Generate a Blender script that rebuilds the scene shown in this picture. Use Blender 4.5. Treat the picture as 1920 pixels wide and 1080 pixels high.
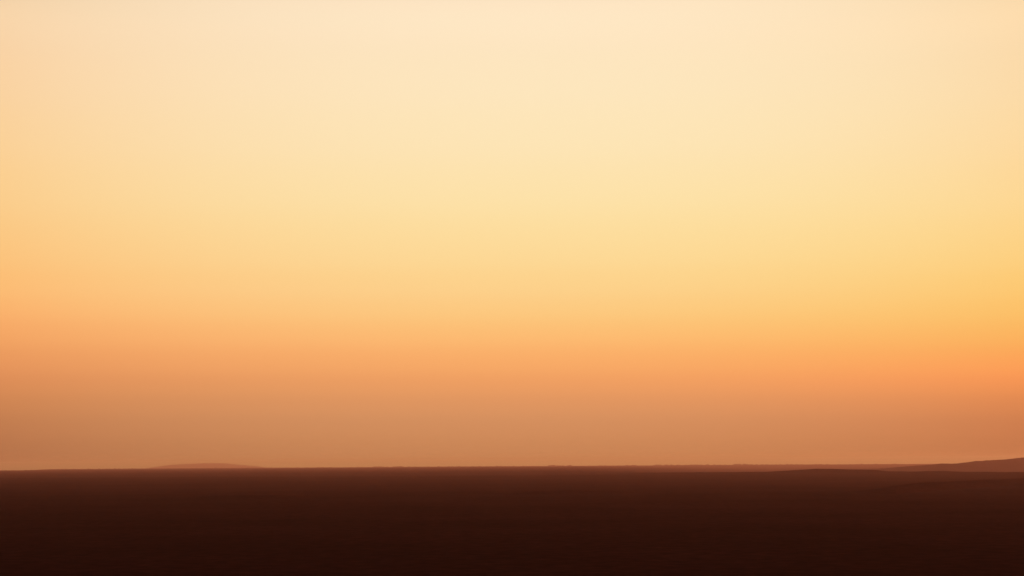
import bpy, math
import numpy as np

C = bpy.context.scene
for o in list(bpy.data.objects):
    bpy.data.objects.remove(o)

# ------------------------------------------------------------------ camera
F = 2667.0                      # focal length in pixels of a 1920 px wide frame
CAM_Z = 46.0                    # metres above the plain
PITCH = math.atan((864.7 - 540.0) / F)
ROLL = math.radians(-0.345)
R_EARTH = 7.4e6                # the earth's radius as the bent light of a hot evening shows it
cam_data = bpy.data.cameras.new("camera")
cam = bpy.data.objects.new("camera", cam_data)
C.collection.objects.link(cam)
C.camera = cam
cam_data.sensor_width = 36.0
cam_data.lens = 36.0 * F / 1920.0
cam_data.clip_start = 0.1
cam_data.clip_end = 300000.0
from mathutils import Matrix, Vector
rot = Matrix.Rotation(math.pi / 2 + PITCH, 3, 'X') @ Matrix.Rotation(ROLL, 3, 'Z')
cam.matrix_world = Matrix.Translation((0, 0, CAM_Z)) @ rot.to_4x4()


def ray(px, py):
    """direction (azimuth east of north, elevation) seen at a pixel of the 1920x1080 photograph"""
    v = rot @ Vector(((px - 960.0) / F, (540.0 - py) / F, -1.0))
    v.normalize()
    return math.atan2(v.x, v.y), math.asin(v.z)


# ------------------------------------------------------------------ sun
SUN_EL = math.radians(1.6)
SUN_AZ = math.radians(42.0)     # out of frame to the right
sun_data = bpy.data.lights.new("sun", 'SUN')
sun_data.energy = 4.7
sun_data.angle = math.radians(0.5)
sun_data.color = (1.0, 0.30, 0.10)
sun = bpy.data.objects.new("sun", sun_data)
C.collection.objects.link(sun)
sd = Vector((math.sin(SUN_AZ) * math.cos(SUN_EL), math.cos(SUN_AZ) * math.cos(SUN_EL), math.sin(SUN_EL)))
sun.rotation_euler = sd.to_track_quat('Z', 'Y').to_euler()
sun.location = sd * 500 + Vector((0, 0, 100))

# ------------------------------------------------------------------ world
W = bpy.data.worlds.new("World")
C.world = W
W.use_nodes = True
nt = W.node_tree
nt.nodes.clear()
N, L = nt.nodes, nt.links


def lin(c):
    return tuple(((v / 255.0) / 12.92) if v / 255.0 <= 0.04045 else ((v / 255.0 + 0.055) / 1.055) ** 2.4 for v in c)


def math_node(op, a, b=None, c=None, clamp=False):
    n = N.new('ShaderNodeMath')
    n.operation = op
    n.use_clamp = clamp
    for i, v in enumerate((a, b, c)):
        if v is None:
            continue
        if isinstance(v, (int, float)):
            n.inputs[i].default_value = v
        else:
            L.new(v, n.inputs[i])
    return n.outputs[0]


def vec_node(op, a, b=None, scale=None):
    n = N.new('ShaderNodeVectorMath')
    n.operation = op
    L.new(a, n.inputs[0])
    if b is not None:
        L.new(b, n.inputs[1])
    if scale is not None:
        L.new(scale, n.inputs['Scale'])
    return n.outputs[0]


tc = N.new('ShaderNodeTexCoord')
sep = N.new('ShaderNodeSeparateXYZ')
L.new(tc.outputs['Generated'], sep.inputs[0])
elev = math_node('ARCSINE', sep.outputs['Z'])
azim = math_node('ARCTAN2', sep.outputs['X'], sep.outputs['Y'])

EL0, EL1 = math.radians(-2.0), math.radians(78.0)
# the height of the ramp runs with the square root of elevation so that the low sky gets most of its stops
ramp_in = math_node('POWER', math_node('DIVIDE', math_node('SUBTRACT', elev, EL0), EL1 - EL0, clamp=True), 0.5)

COLS = {
    30: [(4, (246, 213, 172)), (100, (250, 213, 168)), (200, (251, 212, 161)), (300, (252, 210, 151)), (400, (252, 205, 139)),
         (500, (253, 195, 124)), (555, (253, 187, 116)), (600, (250, 175, 107)), (650, (241, 161, 98)), (700, (228, 147, 91)), (740, (214, 138, 86)), (780, (200, 129, 82)),
         (820, (189, 121, 78)), (860, (179, 114, 74))],
    960: [(4, (254, 229, 195)), (100, (254, 230, 192)), (200, (254, 230, 187)), (300, (254, 228, 178)), (400, (254, 224, 164)),
          (500, (254, 215, 147)), (555, (254, 207, 136)), (600, (254, 197, 123)), (650, (253, 181, 110)), (700, (245, 165, 101)), (740, (231, 154, 98)), (780, (217, 146, 96)),
          (820, (208, 139, 91)), (860, (201, 133, 86))],
    1890: [(4, (252, 220, 175)), (100, (252, 220, 173)), (200, (253, 220, 168)), (300, (254, 218, 158)), (400, (254, 215, 145)),
           (500, (254, 207, 126)), (555, (254, 199, 113)), (600, (253, 189, 102)), (650, (253, 173, 92)), (700, (252, 156, 87)), (740, (233, 142, 83)), (780, (213, 130, 80)),
           (820, (201, 122, 76)), (850, (193, 117, 72))],
}
HIGH = [(21, 0.80), (27, 0.42), (36, 0.14), (50, 0.05), (70, 0.025)]     # the glow dies out overhead


def sky_ramp(px):
    n = N.new('ShaderNodeValToRGB')
    L.new(ramp_in, n.inputs[0])
    cr = n.color_ramp
    cr.interpolation = 'CARDINAL'
    stops = []
    for py, col in COLS[px]:
        el = ray(px, py)[1]
        stops.append((math.sqrt((el - EL0) / (EL1 - EL0)), lin(col)))
    top = lin(COLS[px][0][1])
    for deg, k in HIGH:
        stops.append((math.sqrt((math.radians(deg) - EL0) / (EL1 - EL0)), tuple(v * k for v in top)))
    hor = lin(COLS[px][-1][1])
    for deg, k in ((-2.0, 1.08), (-0.1, 1.05)):      # behind the haze the sky low down is a little brighter
        stops.append((math.sqrt((math.radians(deg) - EL0) / (EL1 - EL0)), tuple(v * k for v in hor)))
    stops.sort()
    cr.elements[0].position = stops[0][0]
    cr.elements[0].color = (*stops[0][1], 1)
    cr.elements[1].position = stops[-1][0]
    cr.elements[1].color = (*stops[-1][1], 1)
    for p, c in stops[1:-1]:
        e = cr.elements.new(p)
        e.color = (*c, 1)
    return n.outputs[0]


AZL, AZR = ray(30, 500)[0], ray(1890, 500)[0]
u = math_node('DIVIDE', azim, AZR)
n = N.new('ShaderNodeClamp')
L.new(u, n.inputs[0])
n.inputs[1].default_value, n.inputs[2].default_value = -1.12, 1.12
u = n.outputs[0]
u = math_node('MULTIPLY', math_node('SIGN', u), math_node('POWER', math_node('ABSOLUTE', u), 1.2))
uu = math_node('MULTIPLY', u, u)
wL = math_node('MULTIPLY', math_node('SUBTRACT', uu, u), 0.5)
wR = math_node('MULTIPLY', math_node('ADD', uu, u), 0.5)
wC = math_node('SUBTRACT', 1.0, uu)
parts = [vec_node('SCALE', sky_ramp(px), scale=w) for px, w in ((30, wL), (960, wC), (1890, wR))]
glow = vec_node('ADD', vec_node('ADD', parts[0], parts[1]), parts[2])

# away from the sunset side the sky is the dim clear dusk sky of the Sky Texture
sky = N.new('ShaderNodeTexSky')
sky.sky_type = 'NISHITA'
sky.sun_disc = False
sky.sun_elevation = SUN_EL
sky.sun_rotation = SUN_AZ
sky.air_density, sky.dust_density, sky.ozone_density = 1.2, 3.0, 1.0
dim = N.new('ShaderNodeVectorMath')
dim.operation = 'SCALE'
L.new(sky.outputs[0], dim.inputs[0])
dim.inputs['Scale'].default_value = 0.02
mr = N.new('ShaderNodeMapRange')
mr.interpolation_type = 'SMOOTHSTEP'
L.new(math_node('ABSOLUTE', math_node('SUBTRACT', azim, math.radians(6))), mr.inputs['Value'])
mr.inputs['From Min'].default_value = math.radians(29)
mr.inputs['From Max'].default_value = math.radians(62)
mix = N.new('ShaderNodeMix')
mix.data_type = 'RGBA'
L.new(mr.outputs[0], mix.inputs['Factor'])
L.new(glow, mix.inputs['A'])
L.new(dim.outputs[0], mix.inputs['B'])
bg = N.new('ShaderNodeBackground')
L.new(mix.outputs['Result'], bg.inputs[0])
bg.inputs[1].default_value = 1.0
out = N.new('ShaderNodeOutputWorld')
L.new(bg.outputs[0], out.inputs[0])

C.view_settings.view_transform = 'Standard'
C.view_settings.look = 'None'
C.view_settings.exposure = 0.0
C.view_settings.gamma = 1.0
C.view_settings.use_curve_mapping = False
C.cycles.max_bounces = 4
C.cycles.volume_bounces = 0

# ------------------------------------------------------------------ materials


def ground_material(name, base, dark, scale):
    m = bpy.data.materials.new(name)
    m.use_nodes = True
    t = m.node_tree
    b = t.nodes['Principled BSDF']
    b.inputs['Roughness'].default_value = 0.95
    b.inputs['Specular IOR Level'].default_value = 0.0
    g = t.nodes.new('ShaderNodeNewGeometry')
    n1 = t.nodes.new('ShaderNodeTexNoise')
    n1.inputs['Scale'].default_value = scale
    n1.inputs['Detail'].default_value = 8
    n1.inputs['Roughness'].default_value = 0.62
    t.links.new(g.outputs['Position'], n1.inputs['Vector'])
    n2 = t.nodes.new('ShaderNodeTexNoise')
    n2.inputs['Scale'].default_value = scale * 28
    n2.inputs['Detail'].default_value = 6
    t.links.new(g.outputs['Position'], n2.inputs['Vector'])
    mul = t.nodes.new('ShaderNodeMath')
    mul.operation = 'MULTIPLY'
    t.links.new(n1.outputs['Fac'], mul.inputs[0])
    t.links.new(n2.outputs['Fac'], mul.inputs[1])
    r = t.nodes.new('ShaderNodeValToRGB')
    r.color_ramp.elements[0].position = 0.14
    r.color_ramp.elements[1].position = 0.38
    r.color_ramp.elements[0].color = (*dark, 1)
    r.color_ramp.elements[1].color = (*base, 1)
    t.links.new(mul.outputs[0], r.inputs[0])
    t.links.new(r.outputs[0], b.inputs['Base Color'])
    bp = t.nodes.new('ShaderNodeBump')
    bp.inputs['Strength'].default_value = 0.4
    bp.inputs['Distance'].default_value = 0.5
    t.links.new(n2.outputs['Fac'], bp.inputs['Height'])
    t.links.new(bp.outputs[0], b.inputs['Normal'])
    return m


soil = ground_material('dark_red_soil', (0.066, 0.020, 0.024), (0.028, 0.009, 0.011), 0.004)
rock = ground_material('brown_hill_rock', (0.08, 0.036, 0.030), (0.04, 0.018, 0.016), 0.006)

# ------------------------------------------------------------------ terrain


class Noise2:
    def __init__(self, seed):
        self.g = np.random.default_rng(seed).random((256, 256))

    def __call__(self, x, y):
        xi, yi = np.floor(x).astype(np.int64), np.floor(y).astype(np.int64)
        fx, fy = x - xi, y - yi
        fx, fy = fx * fx * (3 - 2 * fx), fy * fy * (3 - 2 * fy)
        a, b = xi & 255, yi & 255
        a1, b1 = (a + 1) & 255, (b + 1) & 255
        g = self.g
        return ((g[a, b] * (1 - fx) + g[a1, b] * fx) * (1 - fy) + (g[a, b1] * (1 - fx) + g[a1, b1] * fx) * fy) * 2 - 1

    def fbm(self, x, y, octaves=4):
        s, amp = 0, 1.0
        for k in range(octaves):
            s = s + amp * self(x * 2 ** k + 17.3 * k, y * 2 ** k + 9.1 * k)
            amp *= 0.5
        return s


nz = Noise2(7)


def smooth(a, b, x):
    t = np.clip((x - a) / (b - a), 0, 1)
    return t * t * (3 - 2 * t)


def drop(r):
    return -r * r / (2 * R_EARTH)


def ground_z(az, r):
    x, y = r * np.sin(az), r * np.cos(az)
    z = drop(r)
    # long low undulations of the plain and finer roughness
    far = smooth(600, 2500, r)
    z = z + 1.6 * nz.fbm(x / 2600, y / 900, 4) * far + 0.35 * nz.fbm(x / 160, y / 160, 3) * smooth(20, 300, r)
    z = z + 2.6 * nz.fbm(x / 900 + 40, y / 2500, 5) * smooth(12000, 22000, r)
    # a slightly lower stretch of the far plain on the left
    z = z - 15 * (1 - smooth(math.radians(-18.9), math.radians(-17.8), az)) * smooth(15000, 20000, r)
    # a wide shallow valley behind the ridge on the right
    z = z - 32 * smooth(math.radians(2), math.radians(11), az) * smooth(5100, 7500, r) * (1 - smooth(15000, 22000, r))
    # the rise the picture is taken from
    m = np.clip(CAM_Z - 1.7 - np.maximum(r - 3, 0) * math.tan(math.radians(14)), 0, None)
    m = np.where(r < 160, m, m) * (1 + 0.05 * nz(x / 11, y / 11) * smooth(4, 30, r))
    return z + m


def link(name, verts, faces, mat, kind):
    me = bpy.data.meshes.new(name)
    me.vertices.add(len(verts))
    me.vertices.foreach_set('co', verts.astype(np.float32).ravel())
    me.loops.add(faces.size)
    me.polygons.add(len(faces))
    me.loops.foreach_set('vertex_index', faces.astype(np.int32).ravel())
    me.polygons.foreach_set('loop_start', np.arange(0, faces.size, faces.shape[1], dtype=np.int32))
    me.polygons.foreach_set('use_smooth', np.ones(len(faces), dtype=bool))
    me.update(calc_edges=True)
    me.validate()
    me.materials.append(mat)
    o = bpy.data.objects.new(name, me)
    C.collection.objects.link(o)
    o['kind'] = kind
    return o


def grid_faces(nr, nc, wrap=False):
    i, j = np.meshgrid(np.arange(nr - 1), np.arange(nc if wrap else nc - 1), indexing='ij')
    j1 = (j + 1) % nc
    return np.stack([i * nc + j, i * nc + j1, (i + 1) * nc + j1, (i + 1) * nc + j], -1).reshape(-1, 4)


fine = np.linspace(math.radians(-26), math.radians(26), 900)
coarse = np.linspace(math.radians(26), math.radians(334), 150)[1:-1]
az = np.concatenate([fine, coarse])
rr = np.concatenate([np.geomspace(1.0, 600, 110)[:-1], np.geomspace(600, 45500, 320)])
A, Rr = np.meshgrid(az, rr)
Aw = (A + math.pi) % (2 * math.pi) - math.pi
Z = ground_z(Aw, Rr)
V = np.stack([Rr * np.sin(A), Rr * np.cos(A), Z], -1).reshape(-1, 3)
V = np.concatenate([V, [[0, 0, CAM_Z - 1.7]]])
faces = grid_faces(len(rr), len(az), wrap=True)[:, ::-1]
nc = len(az)
cen = len(V) - 1
cap = np.array([[cen, (j + 1) % nc, j, j] for j in range(nc)])      # closed with slivers near the feet
cap = cap[:, :3]


def link_mixed(name, verts, quads, tris, mat, kind):
    me = bpy.data.meshes.new(name)
    me.from_pydata([], [], [])
    me.vertices.add(len(verts))
    me.vertices.foreach_set('co', verts.astype(np.float32).ravel())
    loops = np.concatenate([quads.ravel(), tris.ravel()]).astype(np.int32)
    me.loops.add(len(loops))
    me.polygons.add(len(quads) + len(tris))
    me.loops.foreach_set('vertex_index', loops)
    st = np.concatenate([np.arange(len(quads)) * 4, quads.size + np.arange(len(tris)) * 3]).astype(np.int32)
    me.polygons.foreach_set('loop_start', st)
    me.polygons.foreach_set('use_smooth', np.ones(len(st), dtype=bool))
    me.update(calc_edges=True)
    me.materials.append(mat)
    o = bpy.data.objects.new(name, me)
    C.collection.objects.link(o)
    o['kind'] = kind
    return o


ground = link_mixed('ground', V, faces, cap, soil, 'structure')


def hill(name, profile, dist, depth, rough, seed, mat, label):
    """a long low hill: its crest follows (pixel x, pixel y) at the given distance, its flanks fall away to the plain"""
    xs = np.array([p[0] for p in profile], float)
    ys = np.array([p[1] for p in profile], float)
    n = int((xs[-1] - xs[0]) / 2.0) + 1
    px = np.linspace(xs[0], xs[-1], n)
    py = np.interp(px, xs, ys)
    k = np.ones(9) / 9
    py = np.convolve(np.pad(py, 4, mode='edge'), k, 'valid')
    d = np.interp(px, [p[0] for p in dist], [p[1] for p in dist])
    ae = np.array([ray(a, b) for a, b in zip(px, py)])
    zc = CAM_Z + d * np.tan(ae[:, 1])
    ns = Noise2(seed)
    zc = zc + rough * ns.fbm(px / 26.0, px * 0 + 3.3, 4)
    rows = []
    ts = np.linspace(-1, 1, 41)
    # taper both ends into the plain
    s = np.linspace(0, 1, n)
    for t in ts:
        rad = d + t * depth * (1 + 0.15 * ns(s * 9, s * 0 + 1.7))
        base = ground_z(ae[:, 0], rad) - 3.0
        f = (0.5 + 0.5 * math.cos(math.pi * t)) ** 0.9
        wob = 1 + 0.10 * ns.fbm(px / 50.0 + 5, px * 0 + t * 4, 3) * (1 - f) * 2
        z = base + np.maximum(zc - (ground_z(ae[:, 0], d) - 3.0), -2.0) * f * wob
        rows.append(np.stack([rad * np.sin(ae[:, 0]), rad * np.cos(ae[:, 0]), z], -1))
    V = np.concatenate(rows)
    o = link(name, V, grid_faces(len(ts), n), mat, 'structure')
    o['label'] = label
    return o


hill('hill', [(250, 881), (265, 879.5), (280, 877), (300, 874.2), (318, 871.6), (345, 870), (375, 868.8), (405, 868.5), (428, 869.2),
              (450, 871.6), (468, 873.2), (486, 874), (498, 877), (512, 881)],
     [(0, 41000)], 2600, 1.2, 3, rock, 'faint flat-topped hill far beyond the horizon on the left')
hill('hill', [(1560, 884), (1620, 881), (1680, 877.2), (1720, 873.4), (1760, 870.4), (1790, 868.4), (1815, 865.6), (1850, 863), (1880, 861),
              (1900, 859.4), (1920, 857.6), (1990, 852), (2100, 849), (2250, 855), (2400, 866), (2520, 884)],
     [(0, 11800)], 1500, 5.0, 5, rock, 'hazy brown hillside rising to the right edge')
hill('ridge', [(1060, 891), (1130, 888.5), (1240, 886.2), (1340, 885.2), (1440, 884.4), (1480, 882), (1512, 879.9), (1530, 879.1), (1565, 879),
               (1585, 880.2), (1640, 880.8), (1662, 883.4), (1700, 884.2), (1770, 883), (1800, 884.4), (1920, 886), (2100, 888), (2300, 893)],
     [(1060, 5150), (1600, 5150), (1920, 4500), (2300, 4300)], 420, 0.5, 9, soil, 'low dark ridge across the right half of the plain')
hill('ridge', [(1540, 930), (1600, 922), (1650, 915.5), (1700, 908), (1730, 905), (1770, 903.4), (1820, 901), (1860, 899), (1920, 896.6),
               (2100, 892), (2300, 900), (2450, 925)],
     [(1540, 2000), (1680, 2150), (1920, 2850), (2450, 3000)], 260, 0.35, 12, soil, 'nearest dark ridge at the right edge')
hill('ridge', [(820, 932), (900, 927), (960, 924.5), (1010, 921), (1060, 919.6), (1130, 920.2), (1200, 923.4), (1300, 926), (1400, 930)],
     [(0, 2050)], 200, 0.3, 14, soil, 'barely visible low swell in the middle of the plain')
hill('ridge', [(220, 938), (300, 934), (380, 930.5), (450, 928.6), (520, 929), (600, 931), (720, 934), (800, 938)],
     [(0, 1900)], 200, 0.3, 15, soil, 'barely visible low swell left of the middle')

# ------------------------------------------------------------------ far scrub along the skyline
rng = np.random.default_rng(3)
SV, SF = [], []


def bush(px, dist, wide, tall):
    a = ray(px, 870)[0]
    cx, cy = dist * math.sin(a), dist * math.cos(a)
    cz = float(ground_z(np.array(a), np.array(dist)))
    i0 = len(SV)
    rings = [(0.55, -0.12), (1.0, 0.22), (0.92, 0.55), (0.55, 0.86)]
    for rad, hz_ in rings:
        for k in range(7):
            th = k * math.tau / 7 + rng.uniform(-0.25, 0.25)
            q = rad * wide * 0.5 * rng.uniform(0.75, 1.2)
            SV.append((cx + q * math.cos(th), cy + q * math.sin(th), cz + tall * (hz_ + rng.uniform(-0.1, 0.1))))
    SV.append((cx, cy, cz + tall))
    for g in range(3):
        for k in range(7):
            k1 = (k + 1) % 7
            SF.append((i0 + g * 7 + k, i0 + g * 7 + k1, i0 + g * 7 + 7 + k1, i0 + g * 7 + 7 + k))
    for k in range(7):
        SF.append((i0 + 21 + k, i0 + 21 + (k + 1) % 7, i0 + 28))


for x0, x1, n, tall in ((110, 260, 20, 5), (700, 770, 26, 8), (840, 960, 24, 5), (1028, 1075, 22, 11), (1170, 1192, 9, 9), (1225, 1262, 16, 10),
                        (1262, 1360, 34, 8), (1376, 1402, 14, 12), (1402, 1500, 24, 7), (1500, 1680, 30, 5), (0, 1700, 120, 4)):
    for k in range(n):
        bush(rng.uniform(x0, x1), rng.uniform(22500, 26500), rng.uniform(18, 55), tall * rng.uniform(0.6, 1.9))
me = bpy.data.meshes.new('distant_scrub')
me.from_pydata(SV, [], SF)
fm = bpy.data.materials.new('dark_scrub_leaves')
fm.use_nodes = True
fb = fm.node_tree.nodes['Principled BSDF']
fb.inputs['Roughness'].default_value = 1.0
fb.inputs['Specular IOR Level'].default_value = 0.0
fn = fm.node_tree.nodes.new('ShaderNodeTexNoise')
fn.inputs['Scale'].default_value = 0.3
fr = fm.node_tree.nodes.new('ShaderNodeValToRGB')
fr.color_ramp.elements[0].color = (0.04, 0.035, 0.02, 1)
fr.color_ramp.elements[1].color = (0.08, 0.06, 0.035, 1)
fg = fm.node_tree.nodes.new('ShaderNodeNewGeometry')
fm.node_tree.links.new(fg.outputs['Position'], fn.inputs['Vector'])
fm.node_tree.links.new(fn.outputs['Fac'], fr.inputs[0])
fm.node_tree.links.new(fr.outputs[0], fb.inputs['Base Color'])
me.materials.append(fm)
scrub = bpy.data.objects.new('distant_scrub', me)
C.collection.objects.link(scrub)
scrub['kind'] = 'stuff'

# ------------------------------------------------------------------ haze
H = 46000.0
ZB, ZT = -420.0, 112.0
hv = np.array([(x, y, z) for z in (ZB, ZT) for x, y in ((-H, -H), (H, -H), (H, H), (-H, H))], float)
hf = np.array([(0, 3, 2, 1), (4, 5, 6, 7), (0, 1, 5, 4), (1, 2, 6, 5), (2, 3, 7, 6), (3, 0, 4, 7)])
hm = bpy.data.materials.new('dusk_haze')
hm.use_nodes = True
t = hm.node_tree
t.nodes.clear()
pv = t.nodes.new('ShaderNodeVolumePrincipled')
pv.inputs['Color'].default_value = (1.0, 0.66, 0.79, 1)
pv.inputs['Absorption Color'].default_value = (1, 1, 1, 1)
pv.inputs['Density'].default_value = 4.5e-5
pv.inputs['Anisotropy'].default_value = 0.15
mo = t.nodes.new('ShaderNodeOutputMaterial')
t.links.new(pv.outputs[0], mo.inputs['Volume'])
hz = link('haze', hv, hf, hm, 'stuff')
for p in hz.data.polygons:
    p.use_smooth = False
